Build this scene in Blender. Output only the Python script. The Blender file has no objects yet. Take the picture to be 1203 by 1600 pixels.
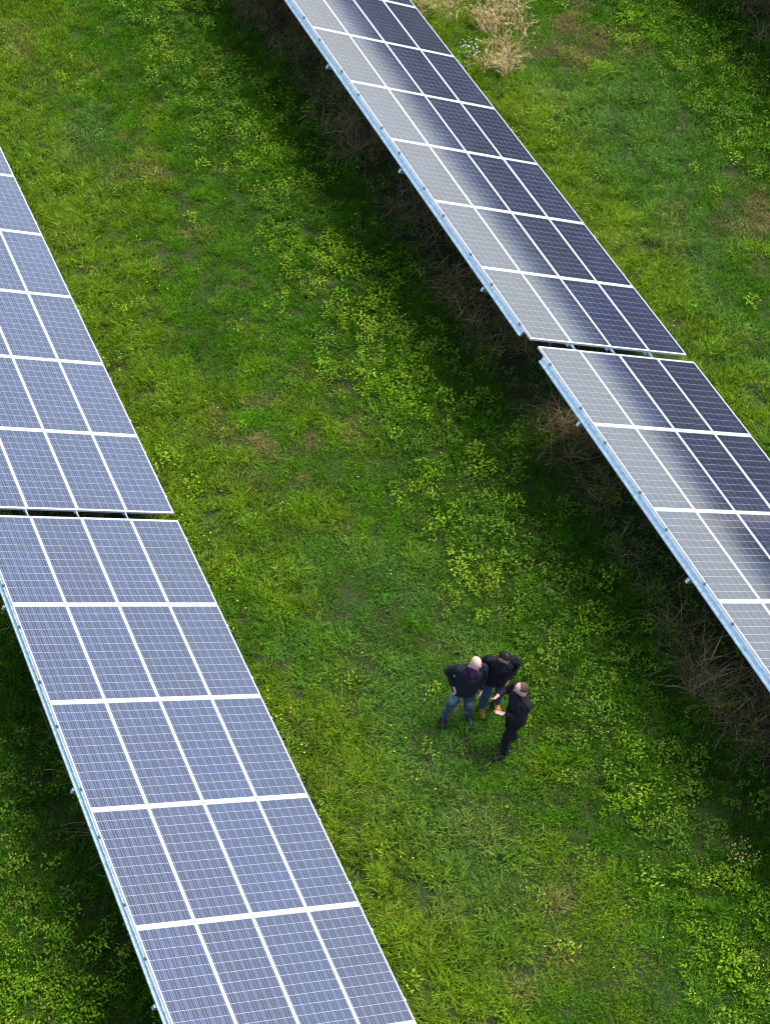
import bpy, bmesh, math, random
import numpy as np
from mathutils import Vector, Matrix, noise as mnoise

rng = np.random.default_rng(7)
random.seed(7)
scene = bpy.context.scene
COL = scene.collection
R_ = math.radians

# ------------------------------------------------------------------ camera
CAM = Vector((-3.0804, -16.9998, 24.0591))
RX = Vector((0.95197386, -0.30095139, -0.05633855))     # image right
RY = Vector((-0.27464883, -0.75802984, -0.59157314))    # image down
RZ = Vector((0.13532846, 0.57863548, -0.80428054))      # view direction
cam_data = bpy.data.cameras.new('camera')
cam = bpy.data.objects.new('camera', cam_data)
COL.objects.link(cam)
M = Matrix.Identity(4)
for i in range(3):
    M[i][0] = RX[i]; M[i][1] = -RY[i]; M[i][2] = -RZ[i]; M[i][3] = CAM[i]
cam.matrix_world = M
cam_data.sensor_fit = 'VERTICAL'
cam_data.sensor_height = 24.0
cam_data.sensor_width = 24.0
cam_data.lens = 2557.2 / 1600.0 * 24.0
cam_data.shift_x = 550.0 / 1600.0        # the photograph is the right-hand crop of a wider frame
cam_data.shift_y = 80.0 / 1600.0
cam_data.clip_start = 0.1
cam_data.clip_end = 6000.0
scene.camera = cam

# ------------------------------------------------------------------ light
SUN_EL, SUN_AZ = 68.0, 74.0      # azimuth measured from +Y towards +X
world = bpy.data.worlds.new('World')
scene.world = world
world.use_nodes = True
wn = world.node_tree
bg = wn.nodes['Background']
sky = wn.nodes.new('ShaderNodeTexSky')
sky.sky_type = 'NISHITA'
sky.sun_disc = False
sky.sun_elevation = R_(SUN_EL)
sky.sun_rotation = R_(SUN_AZ)
sky.air_density = 1.0
sky.dust_density = 2.3
sky.ozone_density = 0.2
wn.links.new(sky.outputs[0], bg.inputs[0])
bg.inputs[1].default_value = 0.118
sun_data = bpy.data.lights.new('sun', 'SUN')
sun_data.energy = 1.5
sun_data.angle = R_(24.0)
sun_data.color = (1.0, 0.96, 0.9)
sun = bpy.data.objects.new('sun', sun_data)
COL.objects.link(sun)
sd = Vector((math.sin(R_(SUN_AZ)) * math.cos(R_(SUN_EL)), math.cos(R_(SUN_AZ)) * math.cos(R_(SUN_EL)), math.sin(R_(SUN_EL))))
sun.rotation_euler = sd.to_track_quat('Z', 'Y').to_euler()
sun.location = (0, 0, 60)
vs = scene.view_settings
vs.view_transform = 'Standard'
vs.look = 'None'
vs.gamma = 1.0
vs.use_curve_mapping = False
vs.exposure = 1.8
scene.cycles.max_bounces = 4
scene.cycles.diffuse_bounces = 2
scene.cycles.glossy_bounces = 2
scene.cycles.transmission_bounces = 2
scene.cycles.transparent_max_bounces = 2
scene.cycles.use_denoising = True
scene.cycles.filter_width = 1.2

# ------------------------------------------------------------------ helpers
def mat(name):
    m = bpy.data.materials.new(name); m.use_nodes = True
    nt = m.node_tree
    return m, nt, nt.nodes['Principled BSDF']

def N(nt, typ, **kw):
    n = nt.nodes.new(typ)
    for k, v in kw.items():
        setattr(n, k, v)
    return n

def ramp(nt, fac, stops):
    r = nt.nodes.new('ShaderNodeValToRGB')
    els = r.color_ramp.elements
    while len(els) < len(stops): els.new(0.5)
    for e, (p, c) in zip(els, stops):
        e.position = p; e.color = (c[0], c[1], c[2], 1)
    nt.links.new(fac, r.inputs[0])
    return r.outputs[0]

def noise_tex(nt, scale, detail=4, rough=0.55, coord='Object', vec=None):
    n = nt.nodes.new('ShaderNodeTexNoise')
    n.inputs['Scale'].default_value = scale
    n.inputs['Detail'].default_value = detail
    n.inputs['Roughness'].default_value = rough
    if vec is None:
        tc = nt.nodes.new('ShaderNodeTexCoord'); vec = tc.outputs[coord]
    nt.links.new(vec, n.inputs['Vector'])
    return n.outputs['Fac']

def bump(nt, bsdf, h, strength, dist):
    b = nt.nodes.new('ShaderNodeBump')
    b.inputs['Strength'].default_value = strength
    b.inputs['Distance'].default_value = dist
    nt.links.new(h, b.inputs['Height'])
    nt.links.new(b.outputs[0], bsdf.inputs['Normal'])

def mixc(nt, fac, a, b, mode='MIX'):
    m = nt.nodes.new('ShaderNodeMix'); m.data_type = 'RGBA'; m.blend_type = mode
    for s, v in ((m.inputs[0], fac), (m.inputs[6], a), (m.inputs[7], b)):
        if isinstance(v, (int, float)): s.default_value = v
        elif isinstance(v, (tuple, list)): s.default_value = (v[0], v[1], v[2], 1)
        else: nt.links.new(v, s)
    return m.outputs[2]

def math_n(nt, op, a, b=None, c=None):
    m = nt.nodes.new('ShaderNodeMath'); m.operation = op
    for s, v in zip(m.inputs, (a, b, c)):
        if v is None: continue
        if isinstance(v, (int, float)): s.default_value = v
        else: nt.links.new(v, s)
    return m.outputs[0]

def link(name, data, parent=None, label=None, cat=None, group=None, kind=None):
    o = bpy.data.objects.new(name, data)
    COL.objects.link(o)
    if parent: o.parent = parent
    if label: o['label'] = label
    if cat: o['category'] = cat
    if group: o['group'] = group
    if kind: o['kind'] = kind
    return o

def mesh_np(name, verts, faces, m=None, smooth=False):
    me = bpy.data.meshes.new(name)
    me.from_pydata([tuple(v) for v in verts], [], faces)
    if m: me.materials.append(m)
    if smooth: me.polygons.foreach_set('use_smooth', [True] * len(me.polygons))
    me.update()
    return me

def box_geo(x0, x1, y0, y1, z0, z1, base=0):
    v = [(x0, y0, z0), (x1, y0, z0), (x1, y1, z0), (x0, y1, z0), (x0, y0, z1), (x1, y0, z1), (x1, y1, z1), (x0, y1, z1)]
    f = [(0, 3, 2, 1), (4, 5, 6, 7), (0, 1, 5, 4), (1, 2, 6, 5), (2, 3, 7, 6), (3, 0, 4, 7)]
    return v, [tuple(i + base for i in q) for q in f]

def boxes_mesh(name, boxes, m, bevel=0.0):
    V, F = [], []
    for b in boxes:
        v, f = box_geo(*b, base=len(V)); V += v; F += f
    me = mesh_np(name, V, F, m)
    if bevel:
        bm = bmesh.new(); bm.from_mesh(me)
        bmesh.ops.bevel(bm, geom=bm.edges[:], offset=bevel, segments=1, affect='EDGES')
        bm.to_mesh(me); bm.free()
    return me

# ------------------------------------------------------------------ materials: ground and panels
m_ground, nt, b = mat('soil_and_thatch')
n1 = noise_tex(nt, 1.3, 6, 0.6); n2 = noise_tex(nt, 22.0, 5, 0.7)
c1 = ramp(nt, n2, [(0.3, (0.014, 0.018, 0.005)), (0.5, (0.026, 0.032, 0.009)), (0.7, (0.060, 0.048, 0.024))])
c2 = ramp(nt, n2, [(0.3, (0.012, 0.022, 0.004)), (0.55, (0.024, 0.046, 0.007)), (0.75, (0.044, 0.062, 0.012))])
f1 = ramp(nt, n1, [(0.4, (0, 0, 0)), (0.62, (1, 1, 1))])
col = mixc(nt, f1, c2, c1)
nt.links.new(col, b.inputs['Base Color']); b.inputs['Roughness'].default_value = 0.95
b.inputs['Specular IOR Level'].default_value = 0.15
bump(nt, b, n2, 0.8, 0.03)

m_frame, nt, b = mat('anodised_aluminium_frame')
nz = noise_tex(nt, 9.0, 5, 0.6)
nt.links.new(ramp(nt, nz, [(0.3, (0.44, 0.45, 0.47)), (0.7, (0.52, 0.53, 0.54))]), b.inputs['Base Color'])
b.inputs['Metallic'].default_value = 0.15; b.inputs['Roughness'].default_value = 0.42

m_galv, nt, b = mat('galvanised_steel')
nz = noise_tex(nt, 14.0, 4, 0.6)
v = N(nt, 'ShaderNodeTexVoronoi'); v.inputs['Scale'].default_value = 38.0
tc = N(nt, 'ShaderNodeTexCoord'); nt.links.new(tc.outputs['Object'], v.inputs['Vector'])
nt.links.new(mixc(nt, 0.35, ramp(nt, nz, [(0.3, (0.40, 0.52, 0.62)), (0.7, (0.56, 0.69, 0.79))]), v.outputs['Color'], 'SOFT_LIGHT'), b.inputs['Base Color'])  # blue of the reflected sky is tinted into the base colour
b.inputs['Metallic'].default_value = 0.75
nt.links.new(ramp(nt, nz, [(0.3, (0.32,) * 3), (0.7, (0.5,) * 3)]), b.inputs['Roughness'])

m_clamp, nt, b = mat('dark_clamp_steel')
nt.links.new(ramp(nt, noise_tex(nt, 40.0, 2), [(0.3, (0.10, 0.10, 0.105)), (0.7, (0.26, 0.25, 0.24))]), b.inputs['Base Color'])
b.inputs['Metallic'].default_value = 0.5; b.inputs['Roughness'].default_value = 0.5

GLASS_ROUGH = 0.098
GLASS_IOR = 1.95
m_sheet, nt, b = mat('white_backsheet_under_glass')
nt.links.new(ramp(nt, noise_tex(nt, 6.0, 3), [(0.3, (0.32, 0.34, 0.38)), (0.7, (0.40, 0.42, 0.46))]), b.inputs['Base Color'])
b.inputs['Roughness'].default_value = GLASS_ROUGH; b.inputs['IOR'].default_value = GLASS_IOR

m_rear, nt, b = mat('shade_toned_rear_sheet')  # underside shade put into the colour, so the mirrored row stays dark
nt.links.new(ramp(nt, noise_tex(nt, 5.0, 4), [(0.3, (0.07, 0.07, 0.08)), (0.7, (0.11, 0.11, 0.12))]), b.inputs['Base Color'])
b.inputs['Roughness'].default_value = 0.8

m_cell, nt, b = mat('blue_polycrystalline_cell_under_glass')
uv = N(nt, 'ShaderNodeUVMap'); uv.uv_map = 'cell'
sx = N(nt, 'ShaderNodeSeparateXYZ'); nt.links.new(uv.outputs[0], sx.inputs[0])
# busbars: three bright ribbons along the length of the module
dist = math_n(nt, 'ABSOLUTE', math_n(nt, 'SUBTRACT', math_n(nt, 'FRACT', math_n(nt, 'MULTIPLY', sx.outputs[0], 3.0)), 0.5))
bus = math_n(nt, 'LESS_THAN', dist, 0.055)
oi = N(nt, 'ShaderNodeObjectInfo')
at = N(nt, 'ShaderNodeAttribute'); at.attribute_name = 'rnd'
tc = N(nt, 'ShaderNodeTexCoord')
vo = N(nt, 'ShaderNodeTexVoronoi'); vo.inputs['Scale'].default_value = 26.0
geo = N(nt, 'ShaderNodeNewGeometry'); nt.links.new(geo.outputs['Position'], vo.inputs['Vector'])
grain = N(nt, 'ShaderNodeSeparateColor'); nt.links.new(vo.outputs['Color'], grain.inputs[0])
big = noise_tex(nt, 0.9, 3, 0.5, vec=geo.outputs['Position'])
val = math_n(nt, 'ADD', math_n(nt, 'MULTIPLY', grain.outputs[0], 0.35),
             math_n(nt, 'ADD', math_n(nt, 'MULTIPLY', math_n(nt, 'FRACT', math_n(nt, 'ADD', at.outputs['Fac'], oi.outputs['Random'])), 0.4), math_n(nt, 'MULTIPLY', big, 0.35)))
cellc = ramp(nt, val, [(0.15, (0.0022, 0.0035, 0.013)), (0.5, (0.004, 0.0065, 0.025)), (0.85, (0.008, 0.013, 0.046))])
cellc = mixc(nt, 1.0, cellc, oi.outputs['Color'], 'MULTIPLY')
cellc = mixc(nt, bus, cellc, (0.20, 0.22, 0.25))
nt.links.new(math_n(nt, 'MULTIPLY', bus, 0.25), b.inputs['Metallic'])
nt.links.new(cellc, b.inputs['Base Color'])
dv = N(nt, 'ShaderNodeMapping'); dv.inputs['Scale'].default_value = (1.0, 2.6, 1.0)
nt.links.new(geo.outputs['Position'], dv.inputs['Vector'])
dust = ramp(nt, noise_tex(nt, 2.3, 6, 0.7, vec=dv.outputs[0]), [(0.42, (GLASS_ROUGH - 0.012,) * 3), (0.75, (GLASS_ROUGH + 0.05,) * 3)])
nt.links.new(dust, b.inputs['Roughness']); b.inputs['IOR'].default_value = GLASS_IOR

# ------------------------------------------------------------------ ground
def grid_ground():
    def ax(lo, hi, step, far):
        a = list(np.arange(lo, hi + 1e-6, step))
        return [-far, -far / 4, -far / 16, lo - 20] + a + [hi + 20, far / 16, far / 4, far]
    xs = ax(-8, 30, 0.5, 3000.0); ys = ax(-18, 30, 0.5, 3000.0)
    V = []
    for y in ys:
        for x in xs:
            inside = -8 <= x <= 30 and -18 <= y <= 30
            z = 0.035 * mnoise.noise((x * 0.5, y * 0.5, 1.7)) if inside else 0.0
            V.append((x, y, z - 0.02))
    nx = len(xs)
    F = [(j * nx + i, j * nx + i + 1, (j + 1) * nx + i + 1, (j + 1) * nx + i) for j in range(len(ys) - 1) for i in range(nx - 1)]
    return mesh_np('ground', V, F, m_ground, True)
g = link('ground', grid_ground(), kind='structure')
g['label'] = 'mown meadow ground between the rows of solar panels'

# ------------------------------------------------------------------ solar tables
TILT = R_(25.962)
PU, PV = 1.0, 1.9582
HIGH = 2.4511
FW, FL = 0.992, PV - 0.006          # frame outer size
SIDE, END = 0.022, 0.036            # visible frame widths
CU, CV = (FW - 2 * SIDE - 0.006) / 6, (FL - 2 * END - 0.006) / 12
GU, GV = 0.0042, 0.0050

def frame_mesh():
    x, y = FW / 2, FL / 2
    bx = [(-x, -x + SIDE, -y, y, -0.04, 0), (x - SIDE, x, -y, y, -0.04, 0),
          (-x + SIDE, x - SIDE, -y, -y + END, -0.04, -0.0004), (-x + SIDE, x - SIDE, y - END, y, -0.04, -0.0004)]
    return boxes_mesh('panel_frame', bx, m_frame)
def sheet_mesh():
    x, y = FW / 2 - SIDE, FL / 2 - END
    me = boxes_mesh('glass_sheet', [(-x, x, -y, y, -0.010, -0.004)], m_sheet)
    me.materials.append(m_rear)
    me.polygons[0].material_index = 1          # underside
    return me
def cell_geo(cx, cy):
    a, c = CU / 2 - GU / 2, CV / 2 - GV / 2; h = 0.004
    z0, z1 = -0.0042, -0.0032
    pts = [(-a, -c), (a, -c), (a, c), (-a, c)]
    V = [(cx + p[0], cy + p[1], z1) for p in pts] + [(cx + p[0], cy + p[1], z0) for p in pts]
    F = [(0, 1, 2, 3)] + [(i, i + 4, (i + 1) % 4 + 4, (i + 1) % 4) for i in range(4)]
    return V, F
def finish_cells(me, cells):
    lay = me.uv_layers.new(name='cell')
    uvv = []
    for cx, cy in cells:
        uvv += [0, 0, 1, 0, 1, 1, 0, 1] + [0.1, 0.1] * 16
    lay.data.foreach_set('uv', uvv)
    at_ = me.attributes.new('rnd', 'FLOAT', 'FACE')
    at_.data.foreach_set('value', np.repeat(rng.random(len(cells)), 5).astype(np.float32))
CELLS = [((i - 2.5) * CU, (j - 5.5) * CV) for j in range(12) for i in range(6)]
def cells_mesh(cells, name):
    V, F = [], []
    for cx, cy in cells:
        v_, f_ = cell_geo(cx, cy)
        F += [tuple(i + len(V) for i in q) for q in f_]; V += v_
    me = mesh_np(name, V, F, m_cell)
    finish_cells(me, cells)
    return me
ME_FRAME, ME_SHEET = frame_mesh(), sheet_mesh()
ME_GRIDS = [cells_mesh(CELLS, 'cell_grid') for _ in range(5)]
ME_CELL = cells_mesh([(0, 0)], 'cell')

def tilted(name, me, parent, u, v, w, color=None):
    """place a mesh in the table's tilted frame (u down the slope, v along the row, w off the glass)"""
    o = link(name, me, parent)
    o.location = (u * math.cos(TILT) + w * math.sin(TILT), v, HIGH - u * math.sin(TILT) + w * math.cos(TILT))
    o.rotation_euler = (0, TILT, 0)
    if color: o.color = color
    return o

ME_POST = {}
def table(x0, y0, n, up, label, cat_group, rafters, du=0.0, dw=0.0, single=(), join=False):
    t = link('solar_panel_table', None, label=label, cat='solar panels', group=cat_group)
    t.location = (x0, y0, 0)
    sgn = 1 if up else -1
    L = n * PV
    v0, v1 = (0, L) if up else (-L, 0)
    for c in range(n):
        for r in range(4):
            tint = 1.0 + random.uniform(-0.25, 0.25)
            warm = random.choice([0, 0, 0, 1]) * random.uniform(0.3, 1.0)
            colr = (tint * (1 + 0.35 * warm), tint * (1 + 0.05 * warm), tint * (1 - 0.12 * warm), 1)
            jit = random.uniform(-0.002, 0.002)
            p = tilted('solar_panel', ME_FRAME, t, (r + 0.5) * PU + du, sgn * (c + 0.5) * PV, dw + jit)
            p.rotation_euler = (random.gauss(0, 0.0012), TILT + random.gauss(0, 0.0016), 0)
            sh = link('glass_sheet', ME_SHEET, p)
            if (c, r) in single:
                for cx, cy in CELLS:
                    k = link('cell', ME_CELL, p); k.location = (cx, cy, 0); k.color = colr
            else:
                k = link('cell_grid', random.choice(ME_GRIDS), p, kind='stuff'); k.color = colr
    # purlins under the panels, one at the high edge that stops short of the table's end
    e = 0.24
    hi = boxes_mesh('purlin', [(-0.012, 0.05, v0 + e, v1 - e, -0.16, -0.044), (-0.030, -0.013, v0 + e, v1 - e, -0.16, -0.135)], m_galv)
    tilted('purlin', hi, t, du, 0, dw)
    for u in (1, 2, 3):
        a0, a1 = v0 + 0.02, v1 - 0.02
        if join and not up: a1 = v1 + 0.24
        tilted('purlin', boxes_mesh('purlin', [(-0.016, 0.016, a0, v1 - 0.02, -0.12, -0.0425)] + ([(-0.009, 0.009, v1 - 0.019, a1, -0.085, -0.05)] if a1 > v1 else []), m_galv), t, u + du, 0, dw)
    tilted('purlin', boxes_mesh('purlin', [(-0.06, -0.012, v0 + e, v1 - e, -0.12, -0.0425)], m_galv), t, 4 + du, 0, dw)
    # clamps on both long edges
    cm = boxes_mesh('clamp', [(-0.022, 0.012, -0.018, 0.018, -0.034, 0.005)], m_clamp)
    cl = boxes_mesh('clamp', [(-0.012, 0.014, -0.022, 0.022, -0.04, 0.004)], m_galv)
    for c in range(n):
        for fr in (0.2, 0.78):
            v = sgn * (c + (fr if up else 1 - fr)) * PV
            tilted('clamp', cm, t, du - 0.004 + 0.008 - 0.004, v + random.uniform(-0.03, 0.03), dw)
            tilted('clamp', cl, t, 4 + du - 0.004, v + random.uniform(-0.03, 0.03), dw)
    for yw in rafters:
        v = yw - y0
        if not (v0 + 0.2 < v < v1 - 0.2): continue
        tilted('rafter', boxes_mesh('rafter', [(-0.045, 4.05, -0.025, 0.025, -0.26, -0.180)], m_galv), t, du, v, dw)
        for u in (2.1,):
            zt = HIGH - u * math.sin(TILT) - 0.262 * math.cos(TILT)
            xx = u * math.cos(TILT) - 0.262 * math.sin(TILT)
            po = link('post', boxes_mesh('post', [(-0.05, 0.05, -0.004, 0.004, -0.15, zt), (-0.05, -0.042, -0.04, -0.0041, -0.15, zt), (0.042, 0.05, 0.0041, 0.04, -0.15, zt)], m_galv), t)
            po.location = (xx + du, v + 0.048, 0)
    return t

RAF = [-1.70 + 3.53 * k for k in range(-4, 10)]
LRAF = [-2.055 - 3.54 * k for k in range(-5, 4)]
near4 = {(3, 0), (3, 1), (3, 2), (3, 3)}
GRP = None
table(0.0, 0.0, 8, True, 'pale blue panel table running off the upper left edge of the picture', GRP, LRAF,
      single={(0, 0), (0, 1), (0, 2), (0, 3)})
table(0.0, -0.2036, 7, False, 'nearest panel table, at lower left, with bright white frame lines', GRP, LRAF,
      du=-0.033, dw=0.040, single=near4, join=True)
RXo, RYo = 10.428, 0.2484
table(RXo, RYo, 9, True, 'upper right panel table, shading from pale grey to dark blue, ending at a gap', GRP, RAF)
table(RXo, RYo - 0.206, 6, False, 'panel table cut by the right edge of the picture, behind the three men', GRP, RAF,
      du=0.016, dw=0.021, single={(1, 0), (1, 1), (0, 0), (0, 1)}, join=True)
table(RXo * 2, RYo + 0.3, 14, True, 'panel table beyond the upper right corner, mirrored in the dark blue glass', GRP, [x + 0.4 for x in RAF], dw=0.13)
table(RXo * 2, RYo + 0.08, 4, False, 'panel table beyond the right edge, mirrored in the dark blue glass', GRP, [x + 0.4 for x in RAF], dw=0.13, join=True)

# ------------------------------------------------------------------ vegetation
def vnoise(x, y, s, seed=0):
    x = np.asarray(x) / s + seed * 17.31; y = np.asarray(y) / s - seed * 9.77
    xi, yi = np.floor(x).astype(int), np.floor(y).astype(int)
    fx, fy = x - xi, y - yi
    fx = fx * fx * (3 - 2 * fx); fy = fy * fy * (3 - 2 * fy)
    def h(a, b_):
        n = (a * 374761393 + b_ * 668265263 + seed * 1442695) & 0x7fffffff
        n = ((n ^ (n >> 13)) * 1274126177) & 0x7fffffff
        return ((n ^ (n >> 16)) & 0xffff) / 65535.0
    return (h(xi, yi) * (1 - fx) + h(xi + 1, yi) * fx) * (1 - fy) + (h(xi, yi + 1) * (1 - fx) + h(xi + 1, yi + 1) * fx) * fy
def fbm(x, y, s, seed=0):
    return (vnoise(x, y, s, seed) + 0.5 * vnoise(x, y, s / 2.1, seed + 3) + 0.25 * vnoise(x, y, s / 4.3, seed + 5)) / 1.75

def veg_material(name, transl=0.3, gloss=0.35, spec=0.3):
    m, nt, b = mat(name)
    tint = N(nt, 'ShaderNodeAttribute'); tint.attribute_type = 'INSTANCER'; tint.attribute_name = 'tint'
    bl = N(nt, 'ShaderNodeAttribute'); bl.attribute_name = 'blade'
    c = mixc(nt, 1.0, tint.outputs['Color'], bl.outputs['Color'], 'MULTIPLY')
    nt.links.new(c, b.inputs['Base Color'])
    b.inputs['Roughness'].default_value = gloss
    b.inputs['Specular IOR Level'].default_value = spec
    tr = N(nt, 'ShaderNodeBsdfTranslucent'); nt.links.new(c, tr.inputs['Color'])
    mx = N(nt, 'ShaderNodeMixShader'); mx.inputs[0].default_value = transl
    nt.links.new(b.outputs[0], mx.inputs[1]); nt.links.new(tr.outputs[0], mx.inputs[2])
    nt.links.new(mx.outputs[0], nt.nodes['Material Output'].inputs[0])
    return m
m_blade = veg_material('grass_blade', 0.36, 0.7, 0.06)
m_leaf = veg_material('broad_leaf', 0.3, 0.5, 0.2)
m_dry = veg_material('dry_stalk', 0.15, 0.8, 0.1)

def proto(name, V, F, colors, m):
    me = mesh_np(name, V, F, m)
    ca = me.color_attributes.new('blade', 'FLOAT_COLOR', 'POINT')
    ca.data.foreach_set('color', np.asarray(colors, np.float32).ravel())
    return bpy.data.objects.new(name, me)

def tuft(seed, n, rad, hmin, hmax, wid, lean, droop=0.5, dryfrac=0.1):
    r = np.random.default_rng(seed)
    V, F, Cc = [], [], []
    for _ in range(n):
        a = r.uniform(0, 2 * math.pi); d = rad * math.sqrt(r.random())
        bx, by = d * math.cos(a), d * math.sin(a)
        h = r.uniform(hmin, hmax); az = a + r.normal(0, 0.9)
        ln = abs(r.normal(lean, 0.3)); w = wid * r.uniform(0.7, 1.3)
        dx, dy = math.cos(az), math.sin(az); px, py = -dy * w / 2, dx * w / 2
        mx_, mz = ln * h * 0.45, h * 0.62
        tx, tz = ln * h * (0.9 + droop), h * (1.0 - 0.35 * droop * ln)
        k = len(V)
        V += [(bx - px, by - py, -0.02), (bx + px, by + py, -0.02), (bx + dx * mx_ + px * .8, by + dy * mx_ + py * .8, mz), (bx + dx * mx_ - px * .8, by + dy * mx_ - py * .8, mz), (bx + dx * tx, by + dy * tx, max(tz, 0.02))]
        F += [(k, k + 1, k + 2, k + 3), (k + 3, k + 2, k + 4)]
        br = r.uniform(0.65, 1.3)
        c = (br, br, br * r.uniform(0.7, 1.2), 1)
        if r.random() < dryfrac: c = (2.3 * br, 1.35 * br, 1.6 * br, 1)
        Cc += [c] * 5
    return V, F, Cc

def leafy(seed, n, rad, hmin, hmax, ln, wd):
    r = np.random.default_rng(seed)
    V, F, Cc = [], [], []
    for _ in range(n):
        a = r.uniform(0, 2 * math.pi); d = rad * math.sqrt(r.random())
        h = r.uniform(hmin, hmax); az = r.uniform(0, 2 * math.pi); el = r.normal(0.15, 0.45)
        l = ln * r.uniform(0.6, 1.3); w = wd * r.uniform(0.7, 1.25)
        c0 = np.array([d * math.cos(a), d * math.sin(a), h])
        f = np.array([math.cos(az) * math.cos(el), math.sin(az) * math.cos(el), math.sin(el)])
        s = np.array([-math.sin(az), math.cos(az), r.normal(0, 0.35)]); s /= np.linalg.norm(s)
        up = np.cross(f, s)
        k = len(V)
        P = [c0, c0 + f * l * .35 + s * w * .5 + up * .006, c0 + f * l * .75 + s * w * .38 + up * .004, c0 + f * l - up * .008, c0 + f * l * .75 - s * w * .38 + up * .004, c0 + f * l * .35 - s * w * .5 + up * .006]
        V += [tuple(p) for p in P]
        F += [(k, k + 1, k + 2, k + 3), (k, k + 3, k + 4, k + 5)]
        br = r.uniform(0.6, 1.45)
        if r.random() < 0.12: br *= 1.5
        Cc += [(br * r.uniform(0.85, 1.2), br, br * r.uniform(0.7, 1.3), 1)] * 6
        # petiole
        k = len(V)
        V += [(c0[0] * .5 - .002, c0[1] * .5, -0.01), (c0[0] * .5 + .002, c0[1] * .5, -0.01), tuple(c0)]
        F += [(k, k + 1, k + 2)]; Cc += [(0.7, 0.7, 0.7, 1)] * 3
    return V, F, Cc

def stalks(seed, n, rad, lmin, lmax, upmin, upmax, wid):
    r = np.random.default_rng(seed)
    V, F, Cc = [], [], []
    for _ in range(n):
        a = r.uniform(0, 2 * math.pi); d = rad * math.sqrt(r.random())
        az = r.uniform(0, 2 * math.pi); el = r.uniform(upmin, upmax); l = r.uniform(lmin, lmax)
        p = np.array([d * math.cos(a), d * math.sin(a), r.uniform(0, 0.04)])
        w = wid * r.uniform(.6, 1.4); k = len(V)
        s = np.array([-math.sin(az), math.cos(az), 0]) * w / 2
        for i in range(4):
            q = i / 3
            e = el - q * q * r.uniform(0.1, 0.6)
            c = p + np.array([math.cos(az) * math.cos(e), math.sin(az) * math.cos(e), math.sin(e)]) * l * q
            c[2] = max(c[2], 0.01)
            ww = 1 - 0.6 * q
            V += [tuple(c - s * ww), tuple(c + s * ww)]
        F += [(k + 2 * i, k + 2 * i + 1, k + 2 * i + 3, k + 2 * i + 2) for i in range(3)]
        br = r.uniform(0.45, 1.35)
        Cc += [(br, br * r.uniform(.85, 1.05), br * r.uniform(.7, 1.1), 1)] * 8
    return V, F, Cc

def make_coll(name, objs):
    c = bpy.data.collections.new(name)
    for o in objs: c.objects.link(o)
    return c

def scatter(name, label, pts, rot, scl, vid, tint, coll):
    me = bpy.data.meshes.new(name)
    n = len(pts)
    me.vertices.add(n)
    me.vertices.foreach_set('co', np.asarray(pts, np.float32).ravel())
    for nm, ty, arr, key in (('rot', 'FLOAT_VECTOR', rot, 'vector'), ('scl', 'FLOAT_VECTOR', scl, 'vector'), ('tint', 'FLOAT_COLOR', tint, 'color')):
        a = me.attributes.new(nm, ty, 'POINT'); a.data.foreach_set(key, np.asarray(arr, np.float32).ravel())
    a = me.attributes.new('vid', 'INT', 'POINT'); a.data.foreach_set('value', np.asarray(vid, np.int32))
    o = link(name, me, kind='stuff'); o['label'] = label
    ng = bpy.data.node_groups.new(name + '_nodes', 'GeometryNodeTree')
    ng.interface.new_socket('Geometry', in_out='INPUT', socket_type='NodeSocketGeometry')
    ng.interface.new_socket('Geometry', in_out='OUTPUT', socket_type='NodeSocketGeometry')
    gi, go = ng.nodes.new('NodeGroupInput'), ng.nodes.new('NodeGroupOutput')
    ci = ng.nodes.new('GeometryNodeCollectionInfo'); ci.inputs[0].default_value = coll
    ci.inputs['Separate Children'].default_value = True; ci.inputs['Reset Children'].default_value = True
    ip = ng.nodes.new('GeometryNodeInstanceOnPoints')
    ip.inputs['Pick Instance'].default_value = True
    def na(nm, ty):
        q = ng.nodes.new('GeometryNodeInputNamedAttribute'); q.data_type = ty; q.inputs[0].default_value = nm
        return q.outputs[0]
    ng.links.new(gi.outputs[0], ip.inputs['Points'])
    ng.links.new(ci.outputs[0], ip.inputs['Instance'])
    ng.links.new(na('vid', 'INT'), ip.inputs['Instance Index'])
    e2r = ng.nodes.new('FunctionNodeEulerToRotation')
    ng.links.new(na('rot', 'FLOAT_VECTOR'), e2r.inputs[0])
    ng.links.new(e2r.outputs[0], ip.inputs['Rotation'])
    ng.links.new(na('scl', 'FLOAT_VECTOR'), ip.inputs['Scale'])
    ng.links.new(ip.outputs[0], go.inputs[0])
    md = o.modifiers.new('scatter', 'NODES'); md.node_group = ng
    return o

# the patch of meadow around what the photograph shows, with a wide margin
POLY = np.array([(5.4, 16.9), (22.2, 10.05), (8.7, -11.5), (-2.1, -7.8)])
CEN = POLY.mean(0)
POLYM = np.array([p + (p - CEN) / np.linalg.norm(p - CEN) * 4.5 for p in POLY])
def inside(x, y):
    ok = np.ones(len(x), bool); s = None
    for i in range(4):
        a, c = POLYM[i], POLYM[(i + 1) % 4]
        cr = (c[0] - a[0]) * (y - a[1]) - (c[1] - a[1]) * (x - a[0])
        ok &= cr < 0
    return ok
def candidates(dens):
    lo, hi = POLYM.min(0), POLYM.max(0)
    n = int(dens * (hi[0] - lo[0]) * (hi[1] - lo[1]))
    x = rng.uniform(lo[0], hi[0], n); y = rng.uniform(lo[1], hi[1], n)
    k = inside(x, y)
    return x[k], y[k]
def sm(x, a, c):
    q = np.clip((x - a) / (c - a), 0, 1); return q * q * (3 - 2 * q)

MEN = [(6.69, -5.19), (7.22, -5.25), (7.13, -5.98)]
def lane(x):
    """metres down-slope of the nearest high edge to the left: 0 at a row's high edge, repeating with the rows"""
    return np.mod(x, RXo)

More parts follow.
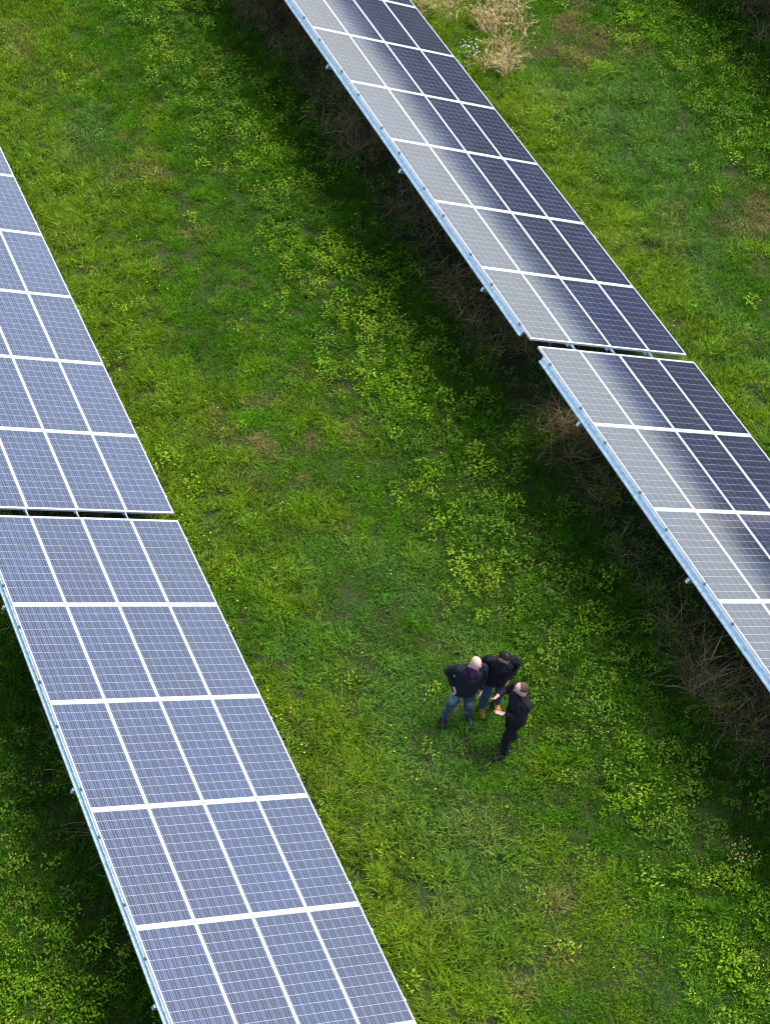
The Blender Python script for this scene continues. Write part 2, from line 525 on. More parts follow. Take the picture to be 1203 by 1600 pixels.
def lanes(x, y):
    xx = lane(x) + 0.35 * (vnoise(x, y, 1.5, 4) - .5)
    under = sm(xx, 0.10, 0.60) * (1 - sm(xx, 3.1, 3.8))
                  # beneath the panels: old dead stalks
    fluffy = sm(xx, 3.3, 3.7) * (1 - sm(xx, 4.6, 5.9))              # longer grass along the low edge
    leaf = sm(xx, 7.4, 8.6) + (1 - sm(xx, 0.3, 0.9))                # broad leaved weeds below the high edge
    leaf = np.clip(leaf, 0, 1)
    mown = np.clip(1 - under - fluffy - leaf, 0, 1)
    return under, fluffy, leaf, mown

def col_mix(*pairs):
    tot = sum(w for w, _ in pairs)
    return sum(w[:, None] * np.array(c)[None, :] for w, c in pairs) / np.maximum(tot, 1e-6)[:, None]

def near_men(x, y, r=0.32):
    d = np.full(len(x), 9.0)
    for mx_, my in MEN: d = np.minimum(d, np.hypot(x - mx_, y - my))
    return d < r

short = [proto('grass_tuft', *tuft(100 + i, 64, 0.15, 0.03, 0.085, 0.0085, 0.5, 0.4, 0.10), m_blade) for i in range(8)]
tall = [proto('grass_tuft', *tuft(200 + i, 56, 0.11, 0.07, 0.17, 0.0078, 0.42, 0.5, 0.06), m_blade) for i in range(8)]
c_grass = make_coll('grass_prototypes', short + tall)

x, y = candidates(44)
under, fluffy, leaf, mown = lanes(x, y)
keep = rng.random(len(x)) < np.clip(1.0 - 0.86 * under, 0.1, 1)
keep &= ~(near_men(x, y, .12) & (rng.random(len(x)) < 0.3))
x, y, under, fluffy, leaf, mown = [a[keep] for a in (x, y, under, fluffy, leaf, mown)]
n = len(x)
A, B, Cn, D = fbm(x, y, 2.2, 1), fbm(x, y, 0.8, 2), fbm(x, y, 4.5, 3), fbm(x, y, 0.45, 6)
GREEN, YEL, BLUE, BROWN, DEEP = (0.068, 0.182, 0.005), (0.132, 0.212, 0.008), (0.080, 0.184, 0.034), (0.200, 0.150, 0.066), (0.036, 0.120, 0.004)
w_g = np.full(n, 0.9)
w_y = 3.6 * fluffy * sm(A, 0.22, 0.5) + 1.5 * mown * sm(B, 0.50, 0.68)
w_b = 3.4 * mown * sm(Cn, 0.40, 0.62) * sm(B, 0.3, 0.55) + .8 * fluffy * sm(D, .5, .7)
w_br = 4.0 * (mown + .25 * fluffy) * sm(A, 0.52, 0.70) * sm(D, 0.48, 0.64) + 1.0 * under
w_d = 2.4 * leaf + 1.2 * mown * (1 - sm(A, 0.3, 0.5)) + .5 * fluffy * (1 - sm(D, .3, .5))
tint = col_mix((w_g, GREEN), (w_y, YEL), (w_b, BLUE), (w_br, BROWN), (w_d, DEEP))
tint *= (rng.uniform(0.68, 1.5, n) * (1 + .12 * mown + .12 * fluffy))[:, None]
tint = np.concatenate([tint, np.ones((n, 1))], 1)
is_tall = rng.random(n) < (0.75 * fluffy + 0.30 * leaf + 0.05 + .30 * mown * sm(B, .58, .75))
vid = np.where(is_tall, 8 + rng.integers(0, 8, n), rng.integers(0, 8, n))
sc = rng.uniform(0.75, 1.3, n) * (0.8 + 0.5 * B)
sc *= np.where(near_men(x, y, 0.3), 1.05, 1.0)
scl = np.stack([sc * 1.1, sc * 1.1, sc], 1)
rot = np.stack([rng.normal(0, 0.12, n), rng.normal(0, 0.12, n), rng.uniform(0, 6.283, n)], 1)
scatter('meadow_grass', 'green meadow grass growing between the panel rows', np.stack([x, y, np.full(n, -0.01)], 1), rot, scl, vid, tint, c_grass)

# broad leaved weeds
lv = [proto('weed_leaves', *leafy(300 + i, 26, 0.15, 0.03, 0.18, 0.046 if i % 2 else 0.062, 0.018 if i % 2 else 0.025), m_leaf) for i in range(8)]
c_leaf = make_coll('weed_prototypes', lv)
x, y = candidates(44)
under, fluffy, leaf, mown = lanes(x, y)
B = fbm(x, y, 1.1, 12); A = fbm(x, y, 0.5, 13)
thin = np.clip(sm(lane(x), 9.4, 10.2) + (1 - sm(lane(x), 0.3, 1.0)) * (lane(x) < 2), 0, 1)     # sparser towards the high edge
pr = leaf * (1 - .72 * thin) * (0.75 + 0.4 * sm(B, 0.35, 0.6)) + 0.50 * under * sm(B, .38, .6) + 0.10 * mown * sm(A, 0.55, 0.7) + 0.12 * fluffy
keep = (rng.random(len(x)) < pr) & ~near_men(x, y)
x, y, leaf, B, A, under = [a[keep] for a in (x, y, leaf, B, A, under)]
n = len(x)
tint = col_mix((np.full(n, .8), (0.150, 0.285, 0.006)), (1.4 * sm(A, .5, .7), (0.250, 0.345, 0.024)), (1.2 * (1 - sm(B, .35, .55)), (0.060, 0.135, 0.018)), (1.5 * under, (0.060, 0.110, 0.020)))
tint *= rng.uniform(0.65, 1.2, n)[:, None]
tint = np.concatenate([tint, np.ones((n, 1))], 1)
sc = 0.45 + 0.85 * rng.random(n) ** 1.5
scatter('broadleaf_weeds', 'light green broad leaved weeds along the high edge of the rows', np.stack([x, y, np.zeros(n)], 1),
        np.stack([rng.normal(0, .1, n), rng.normal(0, .1, n), rng.uniform(0, 6.283, n)], 1), np.stack([sc] * 3, 1), rng.integers(0, 8, n), tint, c_leaf)

# dead stalks beneath the rows
dr = [proto('dead_stalks', *stalks(400 + i, 22, 0.26, 0.15, 0.35 + 0.08 * i, 0.0, 1.0, 0.008 if i % 2 else 0.014), m_dry) for i in range(6)]
c_dry = make_coll('stalk_prototypes', dr)
x, y = candidates(36)
under, fluffy, leaf, mown = lanes(x, y)
B = fbm(x, y, 1.3, 22)
pr = np.where(x > 5, 1.0, 0.35) * under * (1 - sm(lane(x), 2.2, 2.7)) * (0.06 + 1.0 * sm(B, 0.40, 0.62))
keep = (rng.random(len(x)) < pr) & ~near_men(x, y, .6)
x, y, B = x[keep], y[keep], B[keep]
n = len(x)
tint = col_mix((np.full(n, 1.0), (0.16, 0.115, 0.05)), (rng.random(n) * 1.2, (0.19, 0.165, 0.10)), (sm(B, .55, .75) * .6, (0.13, 0.07, 0.03)))
tint *= rng.uniform(0.35, 2.0, n)[:, None]
tint = np.concatenate([tint, np.ones((n, 1))], 1)
sc = rng.uniform(0.6, 1.25, n)
scatter('dead_stalks', 'brown dead stalks lying beneath the panel rows', np.stack([x, y, np.zeros(n)], 1),
        np.stack([rng.normal(0, .15, n), rng.normal(0, .15, n), rng.uniform(0, 6.283, n)], 1), np.stack([sc] * 3, 1), rng.integers(0, 6, n), tint, c_dry)

# ------------------------------------------------------------------ tussocks, flowers
def clump_mesh(name, V, F, Cc, m):
    me = mesh_np(name, V, F, m)
    ca = me.color_attributes.new('blade', 'FLOAT_COLOR', 'POINT')
    ca.data.foreach_set('color', np.asarray(Cc, np.float32).ravel())
    return me
def single_material(name, base, var=0.35, rough=0.8, transl=0.0):
    m, nt, b = mat(name)
    bl = N(nt, 'ShaderNodeAttribute'); bl.attribute_name = 'blade'
    c = mixc(nt, 1.0, base, bl.outputs['Color'], 'MULTIPLY')
    nt.links.new(c, b.inputs['Base Color']); b.inputs['Roughness'].default_value = rough
    b.inputs['Specular IOR Level'].default_value = 0.2
    return m
m_straw = single_material('straw', (0.40, 0.29, 0.135))
m_green1 = single_material('weed_green', (0.085, 0.16, 0.03))
m_whitefl = single_material('white_petals', (0.72, 0.74, 0.70))
m_yellowfl = single_material('yellow_petals', (0.62, 0.46, 0.03))

def tussock(loc, label, n, rad, l0, l1, seed):
    r = np.random.default_rng(seed + 7)
    V, F, Cc = [], [], []
    for k in range(9):
        q = stalks(seed * 10 + k, max(6, int(n / 9 * r.uniform(.4, 1.5))), rad * r.uniform(.2, .45), l0 * r.uniform(.7, 1.1), l1 * r.uniform(.7, 1.25), 1.05, 1.54, 0.009)
        ox, oy = r.normal(0, rad * .62), r.normal(0, rad * .62); b0 = len(V)
        V += [(a + ox, c + oy, e) for a, c, e in q[0]]; F += [tuple(i + b0 for i in f) for f in q[1]]; Cc += q[2]
    # feathery seed heads: short side strands near each tip
    r = np.random.default_rng(seed + 1)
    nv = len(V)
    for k in range(0, nv, 8):
        tip = np.array(V[k + 6])
        for _ in range(3):
            q = len(V); d = np.array([r.normal(0, .05), r.normal(0, .05), r.uniform(-.1, .05)])
            V += [tuple(tip + (0.006, 0, 0)), tuple(tip - (0.006, 0, 0)), tuple(tip + d)]
            F.append((q, q + 1, q + 2)); br = r.uniform(.8, 1.5); Cc += [(br, br, br, 1)] * 3
    o = link('straw_tussock', clump_mesh('straw_tussock', V, F, Cc, m_straw), label=label, cat='dry grass', group='dry straw tussocks beside the upper right table')
    o.location = loc
    return o
tussock((15.9, 11.6, 0), 'largest straw coloured tussock, at the top edge beside the upper right table', 420, 0.55, 0.35, 0.75, 51)
tussock((15.35, 10.05, 0), 'tall narrow straw tussock just below the largest one', 260, 0.33, 0.35, 0.8, 52)
tussock((15.0, 12.35, 0), 'thin straw tussock at the top edge, right against the panels', 180, 0.45, 0.3, 0.6, 53)

def flower_weed(loc, label, n, rad, h0, h1, seed, petal, size, leaves=20):
    r = np.random.default_rng(seed)
    V, F, Cc = leafy(seed, leaves, rad, 0.06, h0, 0.06, 0.02)
    o = link('flowering_weed', clump_mesh('leaves', V, F, Cc, m_green1), label=label, cat='weed')
    V, F, Cc = [], [], []
    SV, SF, SC = [], [], []
    for _ in range(n):
        a = r.uniform(0, 6.283); d = rad * math.sqrt(r.random()); c = np.array([d * math.cos(a), d * math.sin(a), r.uniform(h0, h1)])
        for p in range(7):
            an = p / 7 * 6.283; k = len(V)
            e = np.array([math.cos(an), math.sin(an), r.uniform(-.1, .5)]) * size; w = np.array([-math.sin(an), math.cos(an), 0]) * size * .3
            V += [tuple(c), tuple(c + e * .7 + w), tuple(c + e), tuple(c + e * .7 - w)]; F.append((k, k + 1, k + 2, k + 3))
            br = r.uniform(.75, 1.15); Cc += [(br, br, br, 1)] * 4
        k = len(SV); b0 = c * (.5, .5, 0)
        SV += [tuple(b0 + (.003, 0, 0)), tuple(b0 - (.003, 0, 0)), tuple(c)]; SF.append((k, k + 1, k + 2)); SC += [(1, 1, 1, 1)] * 3
    link('flowers', clump_mesh('flowers', V, F, Cc, petal), o, kind='stuff')
    link('stems', clump_mesh('stems', SV, SF, SC, m_green1), o, kind='stuff')
    o.location = loc
    return o
flower_weed((14.75, 10.62, 0), 'white flowering weed beside the dry straw at the upper right table', 46, 0.26, 0.25, 0.5, 61, m_whitefl, 0.012)
flower_weed((9.72, -9.0, 0), 'pale seeding weed at the edge of the shade, lower right', 46, 0.24, 0.1, 0.35, 62, m_straw, 0.012)

# scattered small flowers in the meadow
def meadow_flowers(name, label, spots, m, size):
    r = np.random.default_rng(hash(name) % 1000 if False else len(spots))
    V, F, Cc = [], [], []
    for px, py, h in spots:
        c = np.array([px, py, h])
        for p in range(6):
            an = p / 6 * 6.283; k = len(V)
            e = np.array([math.cos(an), math.sin(an), .25]) * size; w = np.array([-math.sin(an), math.cos(an), 0]) * size * .35
            V += [tuple(c), tuple(c + e * .6 + w), tuple(c + e), tuple(c + e * .6 - w)]; F.append((k, k + 1, k + 2, k + 3))
            br = r.uniform(.7, 1.2); Cc += [(br, br, br, 1)] * 4
        k = len(V); V += [(px - .003, py, 0), (px + .003, py, 0), (px, py, h)]; F.append((k, k + 1, k + 2)); Cc += [(.3, .5, .5, 1)] * 3
    o = link(name, clump_mesh(name, V, F, Cc, m), kind='stuff'); o['label'] = label
sp = []
for _ in range(260):
    px, py = rng.uniform(3.8, 5.8), rng.uniform(-8, 12)
    if vnoise(np.array([px]), np.array([py]), 0.9, 31)[0] > 0.76: sp.append((px, py, rng.uniform(.08, .22)))
meadow_flowers('yellow_flowers', 'small yellow flowers in the grass beside the left row', sp, m_yellowfl, 0.014)
sp = [(rng.uniform(5.5, 10.2), rng.uniform(-10, 14), rng.uniform(.08, .2)) for _ in range(30)]
meadow_flowers('white_flowers', 'tiny white flowers scattered in the meadow', sp, m_whitefl, 0.010)

# ------------------------------------------------------------------ people
def orient(d):
    d = Vector(d).normalized()
    q = d.to_track_quat('Z', 'Y')
    return q @ Vector((1, 0, 0)), q @ Vector((0, 1, 0)), d
class Body:
    """closed shapes that are fused into one continuous skin"""
    def __init__(s): s.V, s.F = [], []
    def loft(s, rings, n=16):
        k0 = len(s.V)
        for c, ax, ay in rings:
            for i in range(n):
                a = 2 * math.pi * i / n
                s.V.append(tuple(Vector(c) + Vector(ax) * math.cos(a) + Vector(ay) * math.sin(a)))
        m = len(rings)
        for j in range(m - 1):
            for i in range(n):
                a, b_ = k0 + j * n + i, k0 + j * n + (i + 1) % n
                s.F.append((a, b_, b_ + n, a + n))
        s.F.append(tuple(k0 + i for i in reversed(range(n))))
        s.F.append(tuple(k0 + (m - 1) * n + i for i in range(n)))
    def limb(s, A, B, ra, rb, flat=False, n=12, sq=1.0):
        A, B = Vector(A), Vector(B)
        ex, ey, d = orient(B - A)
        rs = []
        if not flat:
            for t in (80, 55, 30): rs.append((A - d * ra * math.sin(R_(t)), ex * ra * math.cos(R_(t)), ey * ra * sq * math.cos(R_(t))))
        for t in (0, .25, .5, .75, 1):
            r = ra + (rb - ra) * t
            rs.append((A.lerp(B, t), ex * r, ey * r * sq))
        if not flat:
            for t in (30, 55, 80): rs.append((B + d * rb * math.sin(R_(t)), ex * rb * math.cos(R_(t)), ey * rb * sq * math.cos(R_(t))))
        s.loft(rs, n)
    def ell(s, c, rx, ry, rz, M3=None, n=16):
        M3 = M3 or Matrix.Identity(3)
        rs = []
        for t in range(-80, 81, 20):
            k = math.cos(R_(t))
            rs.append((Vector(c) + M3 @ Vector((0, 0, rz * math.sin(R_(t)))), M3 @ Vector((rx * k, 0, 0)), M3 @ Vector((0, ry * k, 0))))
        s.loft(rs, n)
    def torso(s, secs, n=20):
        s.loft([(c, (rx, 0, 0) if not isinstance(rx, Vector) else rx, (0, ry, 0)) for c, rx, ry in secs], n)
    def build(s, name, m, voxel=0.008, smooth=4, wrinkle=0.0, parent=None, raw=False):
        me = mesh_np(name, s.V, s.F, m)
        bm = bmesh.new(); bm.from_mesh(me); bmesh.ops.recalc_face_normals(bm, faces=bm.faces[:]); bm.to_mesh(me); bm.free()
        o = link(name, me, parent)
        if raw: return o
        r = o.modifiers.new('fuse', 'REMESH'); r.mode = 'VOXEL'; r.voxel_size = voxel; r.use_smooth_shade = True
        sm_ = o.modifiers.new('smooth', 'SMOOTH'); sm_.factor = 0.5; sm_.iterations = smooth
        dg = bpy.context.evaluated_depsgraph_get()
        par = o.parent; o.parent = None
        dg.update()
        me2 = bpy.data.meshes.new_from_object(o.evaluated_get(dg))
        o.modifiers.clear(); o.data = me2; o.parent = par; me2.name = name
        if wrinkle:
            nv = len(me2.vertices)
            co = np.empty(nv * 3, np.float32); me2.vertices.foreach_get('co', co); co = co.reshape(-1, 3)
            no = np.empty(nv * 3, np.float32); me2.vertex_normals.foreach_get('vector', no); no = no.reshape(-1, 3)
            k = fbm(co[:, 0] * 1.3 + co[:, 1] * .7, co[:, 2] + co[:, 1] * .8, 0.07, 41) + fbm(co[:, 1] * 1.5 - co[:, 0] * .4, co[:, 2] * .6, 0.11, 43) - 1.0
            co = co + no * (k * wrinkle * 2)[:, None]
            me2.vertices.foreach_set('co', co.astype(np.float32).ravel())
        me2.materials.clear(); me2.materials.append(m)
        me2.polygons.foreach_set('use_smooth', [True] * len(me2.polygons))
        me2.update()
        return o

def cloth(name, c0, c1, scale=30.0, rough=0.9, fade=None):
    m, nt, b = mat(name)
    col = ramp(nt, noise_tex(nt, scale, 4), [(0.3, c0), (0.7, c1)])
    if fade:
        f = ramp(nt, noise_tex(nt, 3.2, 2), [(0.45, (0, 0, 0)), (0.62, (1, 1, 1))])
        col = mixc(nt, f, col, fade)
    nt.links.new(col, b.inputs['Base Color']); b.inputs['Roughness'].default_value = rough
    b.inputs['Specular IOR Level'].default_value = 0.2
    bump(nt, b, noise_tex(nt, 320.0, 2), 0.25, 0.002)
    return m
def skin(name, c):
    m, nt, b = mat(name)
    nt.links.new(ramp(nt, noise_tex(nt, 16.0, 3), [(0.3, [q * 0.88 for q in c]), (0.7, [min(1, q * 1.1) for q in c])]), b.inputs['Base Color'])
    b.inputs['Roughness'].default_value = 0.45; b.inputs['Subsurface Weight'].default_value = 0.08
    b.inputs['Subsurface Radius'].default_value = (0.01, 0.004, 0.002)
    return m
m_skin_pale = skin('pale_skin', (0.58, 0.33, 0.25))
m_skin_pink = skin('fair_skin', (0.56, 0.33, 0.26))
m_skin_tan = skin('brown_skin', (0.42, 0.19, 0.085))
m_navy = cloth('dark_navy_wool', (0.005, 0.005, 0.008), (0.016, 0.015, 0.024))
m_black = cloth('black_jersey', (0.004, 0.004, 0.006), (0.014, 0.013, 0.017))
m_jeans = cloth('faded_denim', (0.026, 0.038, 0.058), (0.045, 0.062, 0.088), fade=(0.17, 0.20, 0.23))
m_jeans2 = cloth('blue_denim', (0.026, 0.045, 0.080), (0.045, 0.070, 0.115))
m_blacktr = cloth('black_trousers', (0.005, 0.005, 0.006), (0.010, 0.010, 0.012))
m_purple = cloth('purple_shirt', (0.060, 0.006, 0.055), (0.10, 0.012, 0.09))
m_white_sh = cloth('pale_collar', (0.4, 0.4, 0.42), (0.5, 0.5, 0.52))
m_shoe = cloth('black_leather', (0.008, 0.008, 0.010), (0.018, 0.018, 0.02), rough=0.4)
m_boot = cloth('tan_leather', (0.26, 0.10, 0.025), (0.36, 0.15, 0.04), rough=0.6)
m_hair_dk = cloth('black_hair', (0.005, 0.004, 0.004), (0.012, 0.010, 0.009), scale=80, rough=0.5)
m_hair_br = cloth('short_brown_hair', (0.050, 0.028, 0.015), (0.10, 0.058, 0.032), scale=80, rough=0.6)
m_eye = cloth('eye_dark', (0.01, 0.008, 0.006), (0.02, 0.015, 0.01), rough=0.2)
m_lip = cloth('lip', (0.30, 0.12, 0.10), (0.36, 0.15, 0.12), rough=0.5)

def hand(B, W, d, thumb, curl, spread, S):
    """palm from the wrist W along d, thumb side 'thumb', five unequal fingers bent by curl"""
    d = Vector(d).normalized(); t = Vector(thumb); t = (t - d * t.dot(d)).normalized()
    nrm = t.cross(d).normalized()           # back of the hand or palm side, fingers curl towards -nrm
    W = Vector(W)
    pc = W + d * 0.05 * S
    B.loft([(W - d * .01 * S, t * .026 * S, nrm * .021 * S), (W + d * .03 * S, t * .037 * S, nrm * .018 * S), (W + d * .07 * S, t * .043 * S, nrm * .016 * S), (W + d * .095 * S, t * .040 * S, nrm * .013 * S)], 12)
    lens = [(0.030, 0.072, 0.0088), (0.010, 0.082, 0.0092), (-0.011, 0.076, 0.0088), (-0.031, 0.060, 0.0078)]
    for off, ln, r in lens:
        p = W + d * .088 * S + t * off * S
        fd = (d + t * off * spread * 9).normalized()
        a = 0.0; seg = [.45, .32, .26]
        for i, q in enumerate(seg):
            a += curl * (.6 + .5 * i)
            dd = fd * math.cos(a) - nrm * math.sin(a)
            p2 = p + dd * ln * q * S
            B.limb(p, p2, r * S * (1 - .1 * i), r * S * (.92 - .1 * i), n=8)
            p = p2
    p = W + d * .03 * S + t * .034 * S
    td = (d * .65 + t * .75 - nrm * .25).normalized()
    p2 = p + td * .038 * S; B.limb(p, p2, .0115 * S, .0100 * S, n=8)
    td = (d * .85 + t * .35 - nrm * (.25 + curl * .4)).normalized()
    B.limb(p2, p2 + td * .034 * S, .0100 * S, .0082 * S, n=8)

def person(label, loc, fwd, S, J, skin_m, jacket_m, trouser_m, shoe_m, hair=None, hair_fn=None, shirt=None, shirt_v=0.0, head_dir=(0, 1, 0), jacket_hem=0.86, hands=None, collar=None, shoe_toe=None):
    """J: joints in the person's own frame (x right, y forward, z up), metres for a 1.8 m man"""
    j = {k: Vector(v) * S for k, v in J.items()}
    B = Body()
    hipc, chest, neck, head = j['hips'], j['chest'], j['neck'], j['head']
    hd = Vector(head_dir).normalized()
    hx = hd.cross(Vector((0, 0, 1))).normalized(); hz = hx.cross(hd)
    H3 = Matrix((hx, hd, hz)).transposed()
    sh = (j['sho_r'] - j['sho_l']).normalized()
    # --- skin: one continuous body
    def sec(c, rx, ry): return (c, sh * rx * S, Vector((-sh.y, sh.x, 0)) * ry * S)
    wst = hipc.lerp(chest, .5)
    B.loft([sec(hipc - Vector((0, 0, .10 * S)), .10, .07), sec(hipc, .135, .085), sec(wst, .14, .09), sec(chest, .16, .105), sec(chest.lerp(neck, .55), .17, .10), sec(neck - Vector((0, 0, .02 * S)), .10, .07)], 20)
    B.limb(neck - Vector((0, 0, .04 * S)), head - hz * .05 * S - hd * .015 * S, .062 * S, .055 * S)
    B.ell(head + hz * .015 * S, .077 * S, .098 * S, .105 * S, H3)
    B.ell(head + hd * .026 * S - hz * .05 * S, .060 * S, .070 * S, .070 * S, H3)             # jaw
    B.ell(head + hd * .070 * S - hz * .092 * S, .026 * S, .022 * S, .020 * S, H3)            # chin
    B.limb(head + hd * .094 * S + hz * .008 * S, head + hd * .112 * S - hz * .032 * S, .009 * S, .014 * S, n=8)  # nose
    for s_ in (-1, 1):
        B.ell(head + hx * s_ * .079 * S - hd * .008 * S - hz * .012 * S, .010 * S, .020 * S, .032 * S, H3, n=10)   # ears
        B.limb(head + hx * s_ * .018 * S + hd * .088 * S + hz * .024 * S, head + hx * s_ * .048 * S + hd * .076 * S + hz * .022 * S, .011 * S, .009 * S, n=8)  # brow
    for q in ('r', 'l'):
        B.limb(j['sho_' + q], j['elb_' + q], .052 * S, .042 * S)
        B.limb(j['elb_' + q], j['wri_' + q], .042 * S, .028 * S)
        B.limb(j['hip_' + q], j['kne_' + q], .064 * S, .046 * S)
        B.limb(j['kne_' + q], j['ank_' + q], .045 * S, .034 * S)
        tf = Vector(shoe_toe[q]).normalized()
        B.limb(j['ank_' + q] - Vector((0, 0, .055 * S)), j['ank_' + q] + tf * .12 * S - Vector((0, 0, .075 * S)), .026 * S, .018 * S)
        hdd, th, cu, spd = hands[q]
        hand(B, j['wri_' + q], hdd, th, cu, spd, S)
    body = B.build('person', skin_m, voxel=0.0065, smooth=3)
    body['label'] = label; body['category'] = 'person'; body['group'] = 'three men talking in the grass'
    body.location = loc
    body.rotation_euler = (0, 0, math.atan2(fwd[1], fwd[0]) - math.pi / 2)
    # --- jacket
    K = Body()
    hem = Vector((hipc.x, hipc.y, jacket_hem * S))
    K.loft([sec(hem, .200, .152), sec(hipc + Vector((0, 0, .04 * S)), .198, .150), sec(wst, .190, .145), sec(chest, .208, .150), sec(chest.lerp(neck, .5), .212, .130), sec(neck - Vector((0, 0, .03 * S)), .125, .088), sec(neck + Vector((0, 0, .015 * S)), .078, .072)], 24)
    for q in ('r', 'l'):
        K.limb(j['sho_' + q], j['elb_' + q], .080 * S, .066 * S)
        e, w = j['elb_' + q], j['wri_' + q]
        K.limb(e, e.lerp(w, .5), .061 * S, .052 * S)
        K.limb(e.lerp(w, .4), e.lerp(w, .98), .052 * S, .043 * S, flat=True)
    K.build('jacket', jacket_m, voxel=0.0085, smooth=3, wrinkle=0.016, parent=body)
    # --- trousers
    T = Body()
    T.loft([sec(hipc - Vector((0, 0, .13 * S)), .13, .10), sec(hipc - Vector((0, 0, .05 * S)), .172, .122), sec(hipc + Vector((0, 0, .05 * S)), .165, .115)], 20)
    for q in ('r', 'l'):
        T.limb(j['hip_' + q], j['kne_' + q], .097 * S, .074 * S)
        k, a = j['kne_' + q], j['ank_' + q]
        T.limb(k, k.lerp(a, .5), .073 * S, .066 * S)
        T.limb(k.lerp(a, .4), a + Vector((0, 0, .01 * S)) * 0 - Vector((0, 0, .02 * S)), .066 * S, .058 * S, flat=True)
    T.build('trousers', trouser_m, voxel=0.0085, smooth=3, wrinkle=0.016, parent=body)
    # --- shoes
    for q in ('r', 'l'):
        P = Body(); a = j['ank_' + q]; tf = Vector(shoe_toe[q]).normalized(); sd_ = Vector((-tf.y, tf.x, 0))
        g0 = Vector((a.x, a.y, 0.0))
        up = Vector((0, 0, 1))
        rs = []
        for t, wd, h in ((-.085, .020, .050), (-.075, .036, .075), (-.03, .042, .105), (.03, .043, .095), (.09, .050, .068), (.15, .050, .055), (.19, .038, .046), (.205, .018, .036)):
            rs.append((g0 + tf * t * S + up * h * .5 * S, sd_ * wd * S, up * h * .5 * S))
        P.loft(rs, 14)
        P.limb(a - up * .02 * S, a + up * .05 * S, .050 * S, .048 * S)
        P.build('shoe', shoe_m, voxel=0.007, smooth=2, parent=body)
    # --- shirt front seen in the neckline
    if shirt:
        fd = Vector((-sh.y, sh.x, 0)); fd = fd if fd.y > 0 else -fd
        top = neck + Vector((0, 0, .03 * S)) + fd * .045 * S
        bot = chest.lerp(neck, .25) + fd * (.118 + .012) * S
        mid = chest.lerp(neck, .62) + fd * .112 * S
        C = Body()
        C.loft([(bot, sh * .008 * S, fd * .012 * S), (mid, sh * shirt_v * .55 * S, fd * .020 * S), (top, sh * shirt_v * S, fd * .03 * S), (top + Vector((0, 0, .02 * S)) - fd * .01 * S, sh * shirt_v * .95 * S, fd * .03 * S)], 12)
        C.build('shirt_front', shirt, voxel=0.006, smooth=2, parent=body)
    # --- face
    for s_ in (-1, 1):
        E_ = Body(); E_.ell(head + hx * s_ * .032 * S + hd * .086 * S + hz * .006 * S, .011 * S, .008 * S, .007 * S, H3, n=10)
        E_.build('eye', m_eye, raw=True, parent=body)
    E_ = Body(); E_.ell(head + hd * .093 * S - hz * .060 * S, .022 * S, .007 * S, .006 * S, H3, n=10)
    E_.build('mouth', m_lip, raw=True, parent=body)
    # --- hair
    if hair:
        bm = bmesh.new()
        bmesh.ops.create_uvsphere(bm, u_segments=36, v_segments=24, radius=1.0)
        dele = [v for v in bm.verts if not hair_fn(v.co.x, v.co.y, v.co.z + .10 * mnoise.noise(v.co * 4))]
        bmesh.ops.delete(bm, geom=dele, context='VERTS')
        for v in bm.verts:
            k = 1.0 + 0.035 * mnoise.noise(v.co * 9.0)
            v.co = Vector(head + hz * .016 * S) + H3 @ Vector((v.co.x * .083 * S * k, v.co.y * .104 * S * k, v.co.z * .111 * S * k))
        hm = bpy.data.meshes.new('hair'); bm.to_mesh(hm); bm.free()
        hm.materials.append(hair); hm.polygons.foreach_set('use_smooth', [True] * len(hm.polygons))
        ho = link('hair', hm, body)
        so = ho.modifiers.new('thick', 'SOLIDIFY'); so.thickness = 0.012; so.offset = -1
    return body

base = dict(hips=(0, 0, .97), chest=(0, 0, 1.30), neck=(0, .0, 1.50), head=(0, .035, 1.675),
            sho_r=(.175, -.01, 1.44), sho_l=(-.175, -.01, 1.44), hip_r=(.09, 0, .93), hip_l=(-.09, 0, .93))
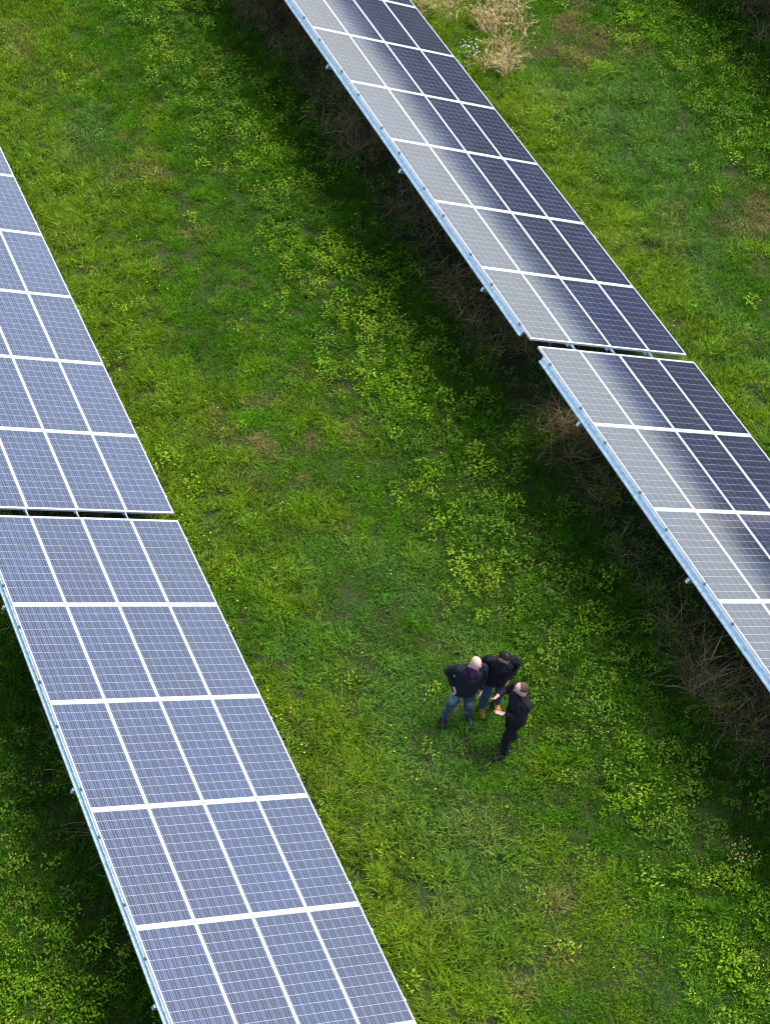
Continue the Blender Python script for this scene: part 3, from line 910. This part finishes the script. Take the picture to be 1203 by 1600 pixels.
# bald man, hands on and beside his hips, legs apart
J1 = dict(base, elb_r=(.275, -.14, 1.19), wri_r=(.20, .02, 1.00), elb_l=(-.245, -.05, 1.16), wri_l=(-.235, .06, .93),
          kne_r=(.155, .045, .50), ank_r=(.205, -.01, .10), kne_l=(-.085, .075, .50), ank_l=(-.175, -.01, .10), head=(-.03, .04, 1.675))
person('bald man in dark jacket over purple shirt and faded jeans', (6.70, -5.20, 0), (-.28, -.96), 1.06, J1, m_skin_pale, m_navy, m_jeans, m_shoe,
       shirt=m_purple, shirt_v=.055, head_dir=(-.18, .9, -.34), jacket_hem=.84,
       hands=dict(r=((-.25, .25, -.9), (-.3, .9, .2), .5, .2), l=((.15, .35, -.92), (.3, .9, .3), .35, .3)),
       shoe_toe=dict(r=(.25, 1, 0), l=(-.12, 1, 0)))
# man with black hair, hands in pockets, tan boots
J2 = dict(base, elb_r=(.26, -.12, 1.17), wri_r=(.19, .02, .96), elb_l=(-.30, -.10, 1.17), wri_l=(-.19, .04, .96), head=(0, .085, 1.655), neck=(0, .02, 1.49),
          kne_r=(.10, .05, .50), ank_r=(.075, .01, .10), kne_l=(-.12, .02, .50), ank_l=(-.15, -.08, .10))
person('man with black hair, dark jacket, blue jeans and tan boots', (7.25, -5.19, 0), (-.36, -.93), 1.035, J2, m_skin_tan, m_black, m_jeans2, m_boot,
       hair=m_hair_dk, hair_fn=lambda x, y, z: z > .25 + .55 * max(0, y) and z > -.45 if y > -.1 else z > -.45,
       shirt=None, shirt_v=.030, head_dir=(-.50, .8, -.55), jacket_hem=.86,
       hands=dict(r=((-.2, .15, -.95), (-.2, .95, .1), .4, .1), l=((.2, .15, -.95), (.2, .95, .1), .4, .1)),
       shoe_toe=dict(r=(.05, 1, 0), l=(-.25, 1, 0)))
# man in black seen from behind his left shoulder, both hands raised in front of him
J3 = dict(base, hips=(-.03, .0, .97), hip_r=(.06, 0, .93), hip_l=(-.12, 0, .93), elb_r=(.285, .06, 1.18), wri_r=(.215, .245, 1.22), elb_l=(-.235, .07, 1.15), wri_l=(-.07, .235, 1.13),
          kne_r=(.06, .0, .51), ank_r=(.05, -.16, .10), kne_l=(-.14, .10, .50), ank_l=(-.20, .10, .10), head=(.0, .045, 1.675))
person('man all in black with thinning brown hair, gesturing with both hands', (7.225, -5.91, 0), (-.98, .12), 1.045, J3, m_skin_pink, m_black, m_blacktr, m_shoe,
       hair=m_hair_br, hair_fn=lambda x, y, z: (y < .25 and z > -.5 and not (z > .66 and y > .02)) and not (y > .05 and z < .05),
       head_dir=(.25, .93, -.28), jacket_hem=.87,
       hands=dict(r=((-.55, .8, .05), (-.6, -.2, .7), .42, .4), l=((.25, .93, .12), (-.9, .3, .35), .16, .9)),
       shoe_toe=dict(r=(.15, 1, 0), l=(-.15, 1, 0)))
